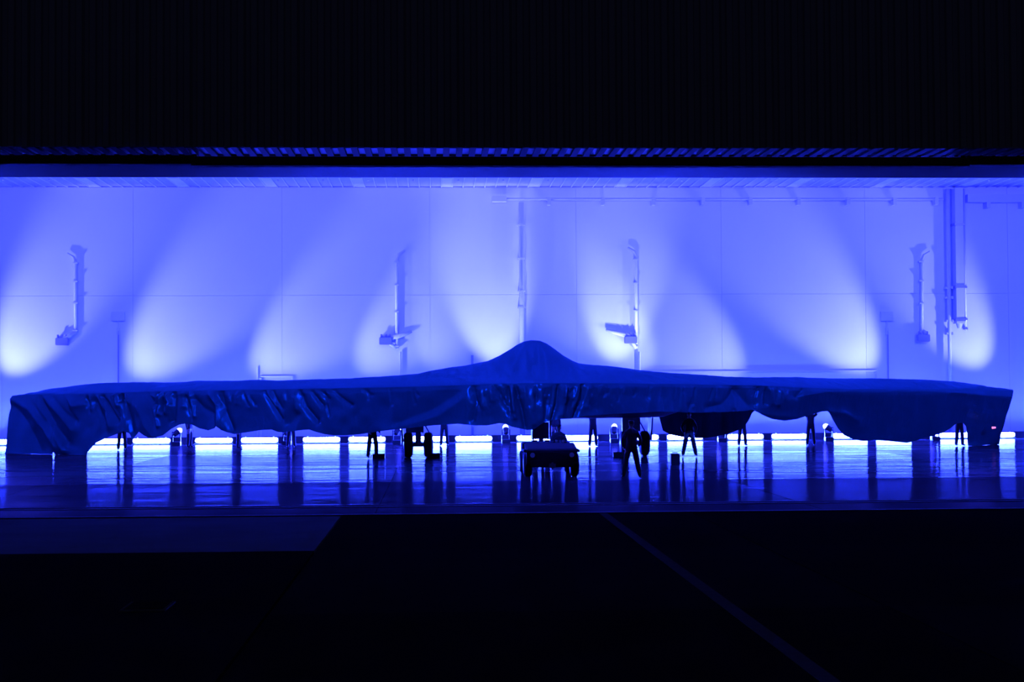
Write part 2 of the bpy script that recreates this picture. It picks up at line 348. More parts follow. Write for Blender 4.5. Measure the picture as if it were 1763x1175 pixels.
# (points in photo pixels, half width in px, height in m: + ridge, - valley)
FOLDS = [([(62, 683), (78, 710), (95, 735), (113, 776)], 4.5, .16), ([(71, 685), (89, 722), (116, 762)], 6, -.16), ([(80, 685), (109, 716), (127, 741)], 6, .13), ([(94, 685), (113, 711), (131, 726)], 4, -.09),
    ([(19, 686), (54, 705), (82, 739), (101, 771)], 7, .14), ([(24, 700), (48, 730), (70, 776)], 9, -.14), ([(115, 684), (128, 700), (140, 698)], 6, .10), ([(151, 685), (153, 700)], 3, -.08), ([(146, 684), (148, 696)], 3, .06), ([(156, 684), (157, 706)], 3, .07),
    ([(163, 690), (176, 720), (185, 745)], 6, -.12), ([(177, 684), (191, 703), (203, 724)], 4, -.12), ([(170, 683), (185, 708), (192, 735)], 4, .08), ([(199, 679), (203, 699)], 2.5, .12), ([(207, 679), (208, 692)], 2.2, .1), ([(211, 684), (223, 722), (228, 745)], 6, -.16), ([(218, 680), (224, 695)], 3, .09),
    ([(240, 700), (256, 735), (270, 752)], 9, .12), ([(278, 677), (278, 713)], 3, .16), ([(288, 677), (295, 694), (291, 711)], 3.5, .15), ([(270, 704), (272, 716), (277, 734)], 2.5, .12), ([(298, 700), (296, 722)], 2.5, .08), ([(275, 675), (273, 697)], 2, -.12), ([(283, 678), (283, 708)], 3, -.12), ([(301, 677), (300, 725)], 5, -.14),
    ([(258, 678), (266, 690)], 2, -.07), ([(329, 675), (334, 699), (336, 716)], 3.5, .13), ([(320, 685), (329, 716)], 5, -.12), ([(337, 688), (351, 703), (367, 712)], 5, -.09), ([(315, 678), (318, 700)], 4, .07), ([(362, 676), (376, 697), (379, 735)], 4, .12), ([(383, 677), (386, 705), (400, 740)], 5, -.14), ([(395, 678), (398, 692)], 3, .06),
    ([(411, 676), (411, 695)], 4, .06), ([(430, 676), (431, 700)], 4, .06), ([(456, 674), (471, 700), (484, 722)], 4, -.12), ([(461, 675), (476, 700)], 3, .09), ([(471, 674), (478, 692), (486, 704)], 3, -.09), ([(488, 673), (492, 690)], 4, .06), ([(497, 730), (510, 715)], 8, -.10), ([(516, 674), (527, 701), (545, 725)], 5, -.12), ([(509, 674), (512, 705)], 5, .07),
    ([(538, 675), (545, 685), (556, 699)], 3.5, -.09), ([(554, 675), (566, 687)], 3, -.08), ([(577, 674), (588, 686), (606, 698)], 3.5, -.08), ([(628, 672), (640, 681)], 3, -.05), ([(660, 741), (700, 733), (758, 716), (797, 688)], 14, .07), ([(690, 727), (745, 705), (785, 680)], 14, -.07), ([(816, 667), (821, 695), (815, 724)], 5, -.12), ([(828, 667), (834, 700)], 4, .07), ([(851, 664), (860, 680), (872, 700)], 4, -.12), ([(846, 664), (850, 690)], 4, .08),
    ([(886, 664), (898, 705), (904, 736)], 3.5, -.16), ([(875, 668), (878, 712)], 3, -.13), ([(880, 666), (888, 720)], 3, .10), ([(905, 668), (918, 730)], 7, .12), ([(930, 670), (932, 722)], 6, .10), ([(961, 665), (958, 696), (950, 722)], 3.5, -.15), ([(942, 690), (938, 722)], 4, -.08), ([(972, 668), (967, 715)], 5, .09), ([(1002, 663), (999, 690), (987, 722)], 4, -.15), ([(1012, 664), (1010, 700)], 5, .06),
    ([(1140, 668), (1142, 705)], 5, -.05), ([(1175, 668), (1172, 705)], 8, .05), ([(1265, 670), (1254, 686), (1241, 697), (1220, 702)], 7, -.09), ([(1265, 670), (1279, 686), (1289, 698)], 7, -.09), ([(1263, 674), (1262, 702)], 3.5, .03), ([(1306, 669), (1302, 685), (1301, 702)], 3, -.13), ([(1321, 666), (1320, 696)], 3.5, -.13), ([(1325, 668), (1330, 695)], 2.5, .1), ([(1342, 672), (1340, 697)], 3, .09), ([(1352, 672), (1350, 688)], 3, .06), ([(1381, 672), (1372, 684)], 4, -.1),
    ([(1306, 712), (1340, 717), (1370, 718)], 6, .05), ([(1424, 709), (1450, 712), (1472, 724)], 7, .07), ([(1640, 676), (1690, 680)], 4, .06)]
_r = random.Random(5)
for _k in range(95):                                    # small creases running down from the edge
    _x = _r.choice((_r.uniform(60, 860), _r.uniform(860, 1010), _r.uniform(1010, 1390))); _y = interp(LIP, _x)+_r.uniform(1, 8); _l = _r.uniform(10, 42)
    _s = (.35 if _x < 820 else .06 if _x < 940 else -.2)*_r.uniform(.2, 1.6)
    _a = _r.choice((-1, -1, 1))*_r.uniform(.025, .07)*(1 if _x < 1000 else .55)
    FOLDS.append(([(_x, _y), (_x+_s*_l*.4, _y+_l*.5), (_x+_s*_l, _y+_l)], _r.uniform(1.6, 3.2), _a))
def fold_disp(px, py):
    d = np.zeros_like(px)
    for pts, wd, amp in FOLDS:
        best = np.full_like(px, 1e9)
        for (ax, ay), (bx, by) in zip(pts[:-1], pts[1:]):
            vx, vy = bx-ax, by-ay; t = np.clip(((px-ax)*vx+(py-ay)*vy)/(vx*vx+vy*vy), 0, 1)
            best = np.minimum(best, (px-ax-t*vx)**2+(py-ay-t*vy)**2)
        d += amp*1.1*np.exp(-(best/(wd*wd))**.68)
    return d
def build_cover():
    YL = ylip(Xs); zl0 = np.full(NX, 2.6)
    pxl = proj(Xs, YL, zl0)[0]
    ylp = interp(LIP, pxl); zl = np.array([atY(a, b, c)[2] for a, b, c in zip(pxl, ylp, YL)])
    off = crest_off(Xs); YCr = YL+off; pxc = proj(Xs, YCr, np.full(NX, 3.0))[0]
    ysi = interp(SILH, pxc); zc = np.array([atY(a, b, c)[2] for a, b, c in zip(pxc, ysi, YCr)])
    zc = np.maximum(zc, zl+.02)
    YT = YL+chord(Xs); zt = np.minimum(zl-.05, 2.45)
    dome = np.exp(-((Xs-XC)/2.6)**2)
    rows = []                                   # each row: (x, y, z)
    # front drape, hem to lip
    ND = 46
    yh = interp(HEM, pxl); sh_ = interp(SHIFT, pxl); ty = interp(TUCKY, pxl)
    tiltx = (Xs-XC)/np.sqrt((Xs-XC)**2+6.25)*TS; nn = np.sqrt(1+tiltx**2); nx, ny = tiltx/nn, -1/nn
    for k in range(ND+1):
        s = 1-k/ND
        py = ylp+s*(yh-ylp); px = pxl+s*sh_
        tk = np.maximum(0, py-ty)*YL/FPX*.75
        tk = np.minimum(tk, 1.6)
        P = np.array([atY(a, b, c) for a, b, c in zip(px, py, YL+tk)])
        sw = smooth_noise(Xs+.5*s*np.sign(XC-Xs), .9, 1)*.5+smooth_noise(Xs+.35*s, .42, 2)*.35+smooth_noise(Xs, 2.3, 3)*.6
        env = np.sqrt(min(1, s*6))
        dsp = env*(sw*(.03+.06*s)+fold_disp(px, py)*1.2+noise2(px*.02, py*.02, .35, 4)*.025)
        dsp += .05*min(1, s*10)
        P[:, 0] += nx*dsp; P[:, 1] += ny*dsp
        P[:, 2] = np.maximum(P[:, 2], .001+.05*(1-s))
        rows.append(P)
    # rounded lip
    for a in (25, 55):
        c = math.radians(a); r = .07
        P = np.stack([Xs-nx*r*(1-math.cos(c)), YL-ny*r*(1-math.cos(c))-.0, zl+r*math.sin(c)*.5], 1); rows.append(P)
    base = zl+.05
    NT = 22
    for k in range(1, NT+1):
        t = k/NT; y = YL+.06+(off-.06)*t
        up_w = 1-(1-t)**1.7; up_d = .5*(t**1.15)+.5*(.5-.5*math.cos(math.pi*t))
        hgt = base+(zc-base)*(up_w*(1-dome)+up_d*dome)
        cr = noise2(Xs, y, .55, 5)*.022+noise2(Xs*1.6, y*.6, .3, 6)*.012
        rad = smooth_noise((Xs-XC)/(1.2+t*0), .23, 9)*.09*dome*math.sin(math.pi*t)
        rows.append(np.stack([Xs, y, hgt+(cr+rad)*math.sin(math.pi*min(1, t*1.0))*1.0+cr*.3], 1))
    NB = 14
    for k in range(1, NB+1):
        t = k/NB; y = YCr+(YT-YCr)*t
        z = zt+(zc-zt)*(.5+.5*math.cos(math.pi*t))*(1-.15*t)
        rows.append(np.stack([Xs, y, z+noise2(Xs, y, .6, 7)*.02], 1))
    # rear drape
    pxr = proj(Xs, YT, zt)[0]; yr = interp(REAR, pxr); NR = 12
    ztp = proj(Xs, YT, zt)[1]
    for k in range(1, NR+1):
        s = k/NR; py = ztp+s*(np.maximum(yr, ztp+8)-ztp)
        P = np.array([atY(a, b, c) for a, b, c in zip(pxr, py, YT+.05)])
        P[:, 1] += (smooth_noise(Xs, .7, 12)*.06+smooth_noise(Xs, .3, 13)*.03)*s
        rows.append(P)
    G = np.stack(rows); nr = len(rows)
    verts = G.reshape(-1, 3).tolist(); faces = []
    for r in range(nr-1):
        a = r*NX
        faces += [(a+i, a+i+1, a+NX+i+1, a+NX+i) for i in range(NX-1)]
    # tip curtains: hang from the edge of the top surface between lip and trailing edge
    r0, r1 = ND, nr-NR-1
    for ci, sgn in ((0, -1), (NX-1, 1)):
        ns = 24; start = len(verts); cols = list(range(r0, r1+1))
        top = G[r0:r1+1, ci]; low = G[0, ci]; lastl = G[nr-1, ci]
        for k in range(1, ns+1):
            s = k/ns
            for q, p in enumerate(top):
                u = q/(len(cols)-1); f = rows[max(0, ND-int(round(s*ND)))][ci]
                dx = (f[0]-top[0][0])*(1-u*.8); zb = f[2] if u < .55 else f[2]+(p[2]-.5-f[2])*0+ (s*.55)*(u-.55)
                wv = math.sin(q*1.3)*.05*s*min(1, q*.5)
                verts.append((p[0]+dx+sgn*wv, p[1]+(f[1]-top[0][1])*(1-u), top[0][2]+(zb-top[0][2])+(p[2]-top[0][2])*(1-s)))
        nc = len(cols)
        for k in range(ns):
            for q in range(nc-1):
                A = [cols[q]*NX+ci, cols[q+1]*NX+ci] if k == 0 else [start+(k-1)*nc+q, start+(k-1)*nc+q+1]
                B = [start+k*nc+q, start+k*nc+q+1]
                faces.append((A[0], A[1], B[1], B[0]) if sgn > 0 else (A[1], A[0], B[0], B[1]))
    me = bpy.data.meshes.new('aircraft_cover'); me.from_pydata(verts, [], faces); me.validate()
    me.polygons.foreach_set('use_smooth', [True]*len(me.polygons)); me.materials.append(M['cover'])
    o = bpy.data.objects.new('aircraft_cover', me); COL.objects.link(o)
    return o, YL, zl, YT, zc, YCr
cover, cYL, czl, cYT, czc, cYC = build_cover()
tag(cover, 'satin fabric cover draped over the whole aircraft, folds hanging from its edges', 'cover')
lamp = MB().tube([(0, 0, 0), (.16, 0, .01)], [.055, .04], 10).build('marker_lamp', M['pink'])
lx, ly, lz = atY(1708, 737, 70.35); lamp.location = (lx, ly, lz)
tag(lamp, 'tiny pink lamp low on the right wingtip of the draped cover', 'lamp')

# ------------------------------------------------------------------ aircraft under the cover
air = tag(empty('aircraft', (XC, 64, 0)), 'flying wing aircraft hidden under the fabric cover, dark belly and wheels below it', 'aircraft')
def hull():
    b = MB(); nx, nt = 70, 18; xs = np.linspace(X0+.5, X1-.5, nx)
    YLh = np.interp(xs, Xs, cYL)+.45; YTh = np.interp(xs, Xs, cYT)-.5; zlh = np.interp(xs, Xs, czl)-.14
    zch = np.minimum.reduce([np.interp(xs+d, Xs, czc) for d in (-.35, 0, .35)])-.22; ych = np.interp(xs, Xs, cYC)
    th = interp([(0, 1.25), (5.5, 1.2), (7, .7), (10, .35), (22, .12)], np.abs(xs-XC))
    vs = []
    for i, x in enumerate(xs):
        for k in range(nt+1):
            t = k/nt; y = YLh[i]+(YTh[i]-YLh[i])*t
            tc = (ych[i]-YLh[i])/(YTh[i]-YLh[i])
            u = t/tc if t < tc else 1-(t-tc)/(1-tc)
            vs.append((x-XC, y-64, zlh[i]+(max(zch[i], zlh[i])-zlh[i])*(u**1.5)))
        for k in range(nt-1, 0, -1):
            t = k/nt; y = YLh[i]+(YTh[i]-YLh[i])*t
            vs.append((x-XC, y-64, zlh[i]-th[i]*math.sin(math.pi*t)**.6))
    m_ = 2*nt; fs = []
    for i in range(nx-1):
        for k in range(m_): fs.append((i*m_+k, i*m_+(k+1) % m_, (i+1)*m_+(k+1) % m_, (i+1)*m_+k))
    fs += [tuple(range(m_)), tuple((nx-1)*m_+k for k in range(m_))]
    return b.add(vs, fs).build('hull', M['hull'], air, smooth=True)
hull()
def wheel(parent, x, y, r, wd):
    prof = [(-wd/2, r*.45), (-wd/2, r*.8), (-wd*.38, r*.96), (-wd*.2, r), (wd*.2, r), (wd*.38, r*.96), (wd/2, r*.8), (wd/2, r*.45)]
    t = MB().tube([(x+a, y, r) for a, _ in prof], [q for _, q in prof], 28).build('wheel', M['rubber'], parent, smooth=False)
    MB().tube([(x-wd*.56, y, r), (x-wd*.5, y, r), (x+wd*.5, y, r), (x+wd*.56, y, r)], [r*.2, r*.43, r*.43, r*.2], 16).build('hub', M['grey'], t)
for gx in (-.72, 7.98):
    gx -= XC; gy = -.3
    st = MB().tube([(gx, gy, .45), (gx, gy, 2.0)], .12, 14); st.tube([(gx, gy+.1, 1.0), (gx-.5, gy+.9, 2.0)], .06, 10); st.tube([(gx-.36, gy, .5), (gx+.36, gy, .5)], .085, 12)
    st.bar((gx, gy-.16, .75), (gx, gy-.2, 1.2), .16, .05); st.box(gx-.5, gx+.22, gy-.1, gy+.15, .98, 1.75); st.tube([(gx+.2, gy, 1.4), (gx+.42, gy+.1, 1.0), (gx+.34, gy, .55)], .03, 8)
    gear = st.build('main_landing_gear', M['grey'], air)
    for dx in (-.40, .40): wheel(gear, gx+dx, gy, .495, .36)
    sg = -1 if gx < 0 else 1
    MB().bar((gx+sg*.62, gy+.1, .62), (gx+sg*1.12-sg*.62 + sg*.2, gy+.1, 1.75), .06, 1.0).build('gear_door', M['hull'], gear)
ngx, ngy = atZ(918, 782, 0)[0]-XC, 61.0-64
st = MB().tube([(ngx, ngy, .38), (ngx, ngy, 2.2)], .1, 14); st.tube([(ngx-.25, ngy, .36), (ngx+.25, ngy, .36)], .06, 12); st.tube([(ngx, ngy+.05, 1.0), (ngx, ngy+.9, 2.1)], .055, 10)
ng = st.build('nose_landing_gear', M['grey'], air)
for dx in (-.24, .24): wheel(ng, ngx+dx, ngy, .37, .24)
dg = MB().prism([(ngy-.55, .75), (ngy+.6, .75), (ngy+.6, 1.9), (ngy-.2, 1.9)], ngx+.30, ngx+.36); dg.build('gear_door', M['hull'], ng)
MB().prism([(ngy-.55, .75), (ngy+.6, .75), (ngy+.6, 1.9), (ngy-.2, 1.9)], ngx-.36, ngx-.30).build('gear_door', M['hull'], ng)
MB().box(ngx-.32, ngx+.28, ngy-.3, ngy-.22, .78, 1.42).build('taxi_light_panel', M['hull'], ng)

def chock(px, py, label):
    x, y, _ = atZ(px, py, 0)
    b = MB().prism([(-.14, 0), (.14, 0), (.03, .19), (-.03, .19)], -.24, .24)
    o = empty('wheel_chock', (x, y, 0)); b.build('chock_block', M['black'], o)
    MB().tube([(-.24, 0, .09), (-.3, 0, .12), (-.3, 0, .02)], .012, 6).build('rope', M['rubber'], o)
    return tag(o, label, 'chock', 'wheel chocks by the landing gear')
chock(652, 790, 'dark wheel chock on the floor left of the left main wheels, by the standing legs')
chock(747, 789, 'dark wheel chock on the floor touching the right side of the left main wheels')
chock(1066, 787, 'dark wheel chock on the floor just left of the man in front')

# ------------------------------------------------------------------ light bars and uplights by the back wall
bx = empty('light_bar', (0, 80.95, 0))
MB().box(-.94, .94, -.02, .16, .0, .33).build('housing', M['black'], bx, bevel=.01)
b = MB(); n = 10; pts = [(.815+.11*math.cos(a), .2+.11*math.sin(a)) for a in [math.pi/2-math.pi*k/n for k in range(n+1)]]
pts += [(-x, 2*.2-z) for x, z in pts]; m_ = len(pts)
b.add([(x, -.06, z) for x, z in pts]+[(x, -.015, z) for x, z in pts], [tuple(range(m_)), tuple(range(m_, 2*m_))[::-1]]+[(i, (i+1) % m_, (i+1) % m_+m_, i+m_) for i in range(m_)])
b.build('lens', M['led'], bx)
MB().box(-.95, .95, -.3, -.02, 0, .045).build('dark_gap_strip', M['black_matt'], bx)  # added black strip that makes the dark gap below the lens
for s_ in (-.7, .7): MB().box(s_-.03, s_+.03, .0, .14, .33, .38).build('bracket', M['grey'], bx)
bar_x = sorted([lx+s_*1.56 for lx in LAMPS for s_ in (-1, 1) if -24 < lx+s_*1.56 < 32.5])
for i, x in enumerate(bar_x):
    o = bx if i == 0 else copy_tree(bx)
    o.location.x = x
    n_ = i+1; tot = len(bar_x)
    where = ('%s from the left end' % ORD[n_]) if n_ <= tot//2 else ('%s from the right end' % ORD[tot-i] if tot-i > 1 else 'at the right end')
    tag(o, 'glowing white floor light bar along the back wall, %s' % where, 'light bar', 'light bars along the back wall')

def uplight(x, d, label):
    o = empty('uplight', (x, LAMP_Y, 0))
    b = MB().box(-.21, .21, -.2, .2, 0, .2); b.build('base', M['black'], o, bevel=.015)
    for s_ in (-1, 1): MB().box(s_*.19-.025, s_*.19+.025, -.06, .06, .2, LAMP_Z+.06).build('yoke_arm', M['black'], o)
    c = Vector((0, 0, LAMP_Z))
    hd = MB().tube([c-d*.2, c-d*.15, c+d*.06, c+d*.14], [.08, .125, .14, .15], 18).build('head', M['black'], o)
    pts = [c+d*(.13+.2*math.sin(a)) for a in (0, .5, 1.0, 1.45)]
    MB().tube(pts, [.15*math.cos(a) for a in (0, .5, 1.0, 1.45)], 16).build('lens', M['lens'], hd, smooth=True)
    return tag(o, label, 'stage light', 'uplights in front of the back wall')
UPL = ['beyond the left edge', 'hidden behind the left wingtip cloth', 'beside dark legs under the left wing', 'left of the legs at mid left',
       'behind the left main wheels', 'just left of the tow tug', 'left of the man in front', 'behind the low rear drape', 'in the V gap of the right cloth',
       'hidden behind the right wing cloth', 'at the far right edge']
for x, d, t_ in zip(LAMPS, lamp_dirs, UPL):
    if -24 < x: uplight(x, d, 'black floor uplight with glowing lens, '+t_)

# ------------------------------------------------------------------ fittings on the back wall
def P(px, py, Y=81.9): return Vector(atY(px, py, Y))
def monitor(pxs, ytop, ybot, hook, bx_, arm, label):
    """fire monitor: riser pipe with brackets, valve box and a slanted nozzle"""
    base = P(pxs, ybot); o = empty('fire_monitor', base)
    top = P(pxs, ytop)-base; bot = Vector((0, 0, 0))
    up = [bot, top-Vector((0, 0, .35)), top-Vector((-hook*.1, 0, .08)), top+Vector((hook*.42, .02, .12))]
    MB().tube([p+Vector((0, -.02, 0)) for p in up], [.085, .085, .07, .04], 12).build('riser_pipe', M['pipe'], o, smooth=True)
    h = top.z
    for fr in (.02, .38, .66, .9):
        q = MB().box(-.11, .11, -.13, .08, h*fr-.04, h*fr+.04); q.tube([(-.13, -.12, h*fr), (.13, -.12, h*fr)], .02, 8); q.build('bracket', M['pipe'], o)
    bb = P(bx_[0], bx_[1], 81.76)-base
    vb = MB().box(bb.x-.33, bb.x+.33, bb.y-.1, bb.y+.2, bb.z-.2, bb.z+.18).build('valve_box', M['grey'], o, bevel=.03)
    q = MB()
    for dx in (-.22, 0, .2): q.tube([(bb.x+dx, bb.y, bb.z+.1), (bb.x+dx, bb.y, bb.z+.34)], .05, 8)
    q.build('valve_stem', M['grey'], vb)
    a0, a1 = P(arm[0], arm[1], 81.84)-base, P(arm[2], arm[3], 81.86)-base
    MB().tube([a0, a0+(a1-a0)*.6, a1], [.14, .115, .07], 12).build('nozzle', M['pipe'], o, smooth=True)
    MB().tube([Vector((0, -.02, .0)), Vector((bb.x*.5, bb.y*.8, bb.z*.5)), Vector((bb.x, bb.y, bb.z+.1))], .09, 10).build('elbow_pipe', M['pipe'], o, smooth=True)
    return tag(o, label, 'fire monitor', 'fire monitors on the back wall')
monitor(130, 440, 572, -1, (107, 588), (103, 585, 128, 571), 'wall fire monitor with riser pipe above the left wing, dark against the wall')
monitor(683, 435, 600, 1, (664, 587), (672, 584, 709, 571), 'pale wall fire monitor left of the nose bulge, nozzle pointing right')
monitor(1095, 430, 600, -1, (1086, 585), (1088, 581, 1043, 568), 'pale wall fire monitor right of the nose bulge, nozzle pointing left')
monitor(1587, 437, 575, 1, (1590, 582), (1588, 579, 1592, 569), 'wall fire monitor at the right, between the small sign and the tall ducts')
for px_, lab in ((683, 'left'), (1095, 'right')):
    a, c = P(px_+6, 606), P(px_+6, 660)
    tag(MB().tube([a+Vector((0, -.02, 0)), c+Vector((0, -.02, 0)), Vector((c.x, c.y-.02, .34))], .06, 10).build('supply_pipe', M['pipe']), 'thin supply pipe on the wall below the fire monitor %s of the nose bulge' % lab, 'pipe')
# downpipe
a = P(897, 349); o = empty('downpipe', (a.x, 81.75, .34))
MB().tube([(0, 0, 0), (0, 0, a.z-.34)], .13, 16).build('pipe', M['pipe_white'], o, smooth=True)
for yy in (388, 446, 502, 530, 600):
    z_ = P(897, yy).z-.34; MB().tube([(0, 0, z_-.04), (0, 0, z_+.04)], .17, 14).box(-.2, .2, .02, .23, z_-.04, z_+.04).build('clamp', M['pipe'], o)
tag(o, 'white vertical downpipe with clamps rising above the nose bulge', 'pipe')
# high horizontal pipe
a, c = P(872, 343, 81.6), P(1624, 341, 81.6); o = empty('sprinkler_main', ((a.x+c.x)/2, 81.6, a.z))
h = (c.x-a.x)/2
MB().tube([(-h, 0, 0), (h, 0, 0)], .07, 10).build('pipe', M['pipe'], o, smooth=True)
for px_ in (945, 1038, 1125, 1210, 1292, 1375, 1460, 1540, 1612):
    x_ = P(px_, 342, 81.6).x-o.location.x; MB().box(x_-.09, x_+.09, -.09, .37, -.3, .09).build('bracket', M['pipe'], o)
MB().box(-h-.75, -h, -.15, .3, -.14, .16).build('end_box', M['pipe'], o, bevel=.02)
tag(o, 'long horizontal pipe with brackets high on the back wall, right half', 'pipe')
a, c = P(1664, 337, 81.6), P(1800, 337, 81.6); o = empty('sprinkler_main', ((a.x+c.x)/2, 81.6, a.z-.25)); h = (c.x-a.x)/2
MB().box(-h, h, -.2, .37, -.1, .3).build('cable_tray', M['pipe'], o)
for px_ in (1700, 1760): x_ = P(px_, 342, 81.6).x-o.location.x; MB().box(x_-.1, x_+.1, -.2, .37, -.4, -.1).build('bracket', M['pipe'], o)
o.name = 'cable_tray'; tag(o, 'horizontal cable tray under the ceiling at the far right, right of the tall ducts', 'cable tray')
# duct group at the right
a = P(1631, 322); o = empty('riser_pipe', (a.x-.06, 81.7, .34)); MB().tube([(0, 0, 0), (0, 0, ZC-.45)], .1, 12).build('pipe', M['pipe'], o, smooth=True)
for yy in (496, 513, 553, 575): z_ = P(1631, yy).z-.34; MB().tube([(0, -.05, z_), (.16, -.05, z_)], .045, 8).tube([(.16, -.05, z_-.07), (.16, -.05, z_+.07)], .07, 8).box(-.16, .16, -.06, .28, z_-.05, z_+.05).build('branch', M['pipe'], o)
tag(o, 'tall thin wall pipe with short branches at the right, left of the duct', 'pipe')
a, c = P(1645, 322), P(1645, 566); o = empty('duct', (a.x, 81.55, c.z))
hh = ZC-c.z-.1
MB().box(-.21, .21, -.2, .4, .25, hh).build('duct_body', M['pipe'], o); MB().tube([(0, .05, .3), (0, .05, 0)], [.2, .1], 12).build('duct_spout', M['pipe'], o)
for yy in (388, 495, 552): z_ = P(1645, yy).z-c.z; MB().box(-.26, .26, -.24, .42, z_-.06, z_+.06).build('flange', M['grey'], o)
tag(o, 'tall rectangular wall duct ending in a short spout at the right', 'duct')
a, c = P(1660, 470), P(1660, 570); o = empty('conduit', (a.x, 81.75, c.z)); MB().tube([(0, 0, 0), (0, 0, ZC-.1-c.z)], .05, 10).build('pipe', M['pipe'], o, smooth=True)
for yy in (495, 550, 566): z_ = P(1656, yy).z-c.z; MB().box(-.08, .08, -.07, .22, z_-.05, z_+.05).build('clamp', M['grey'], o)
tag(o, 'thin conduit on the wall right beside the tall duct', 'pipe')
# signs on posts
for px_, side in ((203, 'left'), (1527, 'right')):
    a, c = P(px_, 537, 81.9), P(px_, 553, 81.9); o = empty('wall_sign', (a.x, 81.85, .34))
    MB().box(-.32, .32, 0, .12, c.z-.34, a.z-.34).build('sign_plate', M['pipe'], o, bevel=.01)
    z0, z1 = P(px_, 570).z-.34, c.z-.34; MB().box(-.07, .07, .02, .12, z0-.2, z0+.15).build('junction_box', M['pipe'], o)
    MB().tube([(.03, .05, 0), (.03, .05, z0)], .035, 8).build('conduit', M['grey'], o)
    MB().tube([(0, .05, z0), (0, .05, z1)], .03, 8).build('stem', M['pipe'], o)
    tag(o, 'small blank wall plate on a thin conduit above the %s wing' % side, 'sign', 'wall plates above the wings')
# steel frames seen just above the wing
def frame(px0, px1, pyt, label, m):
    a, c = P(px0, pyt, 81.9), P(px1, pyt, 81.9); o = empty('door_frame', (a.x, 81.9, .34)); w_ = c.x-a.x; h = a.z-.34
    MB().box(0, w_, 0, .09, h-.06, h).build('top_rail', m, o)
    for x_ in (0, w_-.09): MB().box(x_, x_+.09, 0, .09, 0, h-.09).build('post', m, o)
    return tag(o, label, 'frame')
frame(447, 504, 648, 'white steel frame just showing above the left wing', M['pipe_white'])
frame(1110, 1510, 640, 'long low steel frame against the wall behind the right wing', M['pipe'])
for px_, t, s_, lab in ((813, 612, .12, 'short post left of the nose bulge, standing up behind the cover'), (443, 632, .06, 'thin white post behind the left wing beside the steel frame')):
    a = P(px_, t, 81.94); o = MB().box(-s_/2, s_/2, -s_/2, s_/2, 0, a.z-.34).build('post', M['grey'] if s_ > .1 else M['pipe_white'], None, (a.x, 81.94, .34)); tag(o, lab, 'post')

# ------------------------------------------------------------------ tow tug
tg = tag(empty('tow_tug', (3.53, 48.4, 0)), 'low dark aircraft tow tug in front of the nose, carrying a seated driver', 'tug')
W = .80
MB().prism([(.15, .30), (.0, .42), (.0, .80), (.12, .86), (1.15, 1.02), (1.2, .7), (2.4, .7), (2.45, .98), (3.3, .98), (3.3, .3)], -W+.02, W-.02).build('body', M['tug'], tg, bevel=.03)
MB().box(-.66, .66, -.06, .02, .34, .52).build('bumper', M['black'], tg, bevel=.01)
MB().box(-.45, .45, -.012, .02, .56, .76).build('grille', M['black_matt'], tg)
for s_ in (-1, 1):
    MB().tube([(s_*.6, -.03, .68), (s_*.6, .02, .68)], .075, 14).build('headlamp', M['pipe_white'], tg)
    for yy, nm in ((.55, 'wheel'), (2.7, 'wheel')):
        r, wd, x = .37, .26, s_*.72
        prof_ = [(-wd/2, r*.5), (-wd/2, r*.85), (-wd*.3, r), (wd*.3, r), (wd/2, r*.85), (wd/2, r*.5)]
        t_ = MB().tube([(x+a, yy, r) for a, _ in prof_], [q for _, q in prof_], 24).build('wheel', M['rubber'], tg)
        MB().tube([(x-wd*.53, yy, r), (x+wd*.53, yy, r)], r*.5, 14).build('hub', M['grey'], t_)
    MB().box(s_*.72-.15, s_*.72+.15, .1, 1.0, .76, .84).build('fender', M['tug'], tg, bevel=.02)
ht = MB().box(-.1, .1, -.16, 0, .3, .42); ht.tube([(0, -.12, .26), (0, -.12, .46)], .03, 8); ht.build('hitch', M['grey'], tg)
MB().box(.1, .62, 1.75, 2.2, .7, .8).build('seat_cushion', M['black'], tg, bevel=.03)
MB().box(.1, .62, 2.18, 2.3, .78, 1.2).build('seat_back', M['black'], tg, bevel=.03)
sw = MB().tube([(.36, 1.22, .95), (.36, 1.42, 1.08)], .025, 8); sw.build('steering_column', M['black'], tg)
ring = [Vector((.36+.17*math.cos(a), 1.43-.09*math.sin(a), 1.08+.14*math.sin(a))) for a in [2*math.pi*k/20 for k in range(21)]]
MB().tube(ring, .016, 8, caps=False).build('steering_wheel', M['black'], tg)
tb = tag(empty('tow_bar', (3.5, 51.8, 0)), 'dark tow bar on the floor between the tug and the nose wheels', 'tow bar')
MB().tube([(0, 0, .38), (-.2, 4.5, .3), (ngx+XC-3.5, 8.75, .36)], .055, 10).build('bar', M['grey'], tb)
MB().tube([(ngx+XC-3.75, 8.75, .36), (ngx+XC-3.25, 8.75, .36)], .05, 10).build('yoke', M['grey'], tb)
for s_ in (-1, 1):
    MB().tube([(-.12+s_*.3-.05, 3.2, .2), (-.12+s_*.3+.05, 3.2, .2)], .2, 16).build('wheel', M['rubber'], tb)
# small case on the floor
cx, cy, _ = atZ(1162, 801, 0); cs = tag(empty('equipment_case', (cx, cy, 0)), 'small dark equipment case on the floor right of the man in front', 'case')
MB().box(-.16, .16, -.15, .15, 0, .33).build('case_body', M['black'], cs, bevel=.015); MB().box(-.165, .165, -.155, .155, .33, .40).build('lid', M['black'], cs, bevel=.015)
MB().tube([(-.08, 0, .4), (-.08, 0, .44), (.08, 0, .44), (.08, 0, .4)], .012, 8).build('handle', M['grey'], cs)

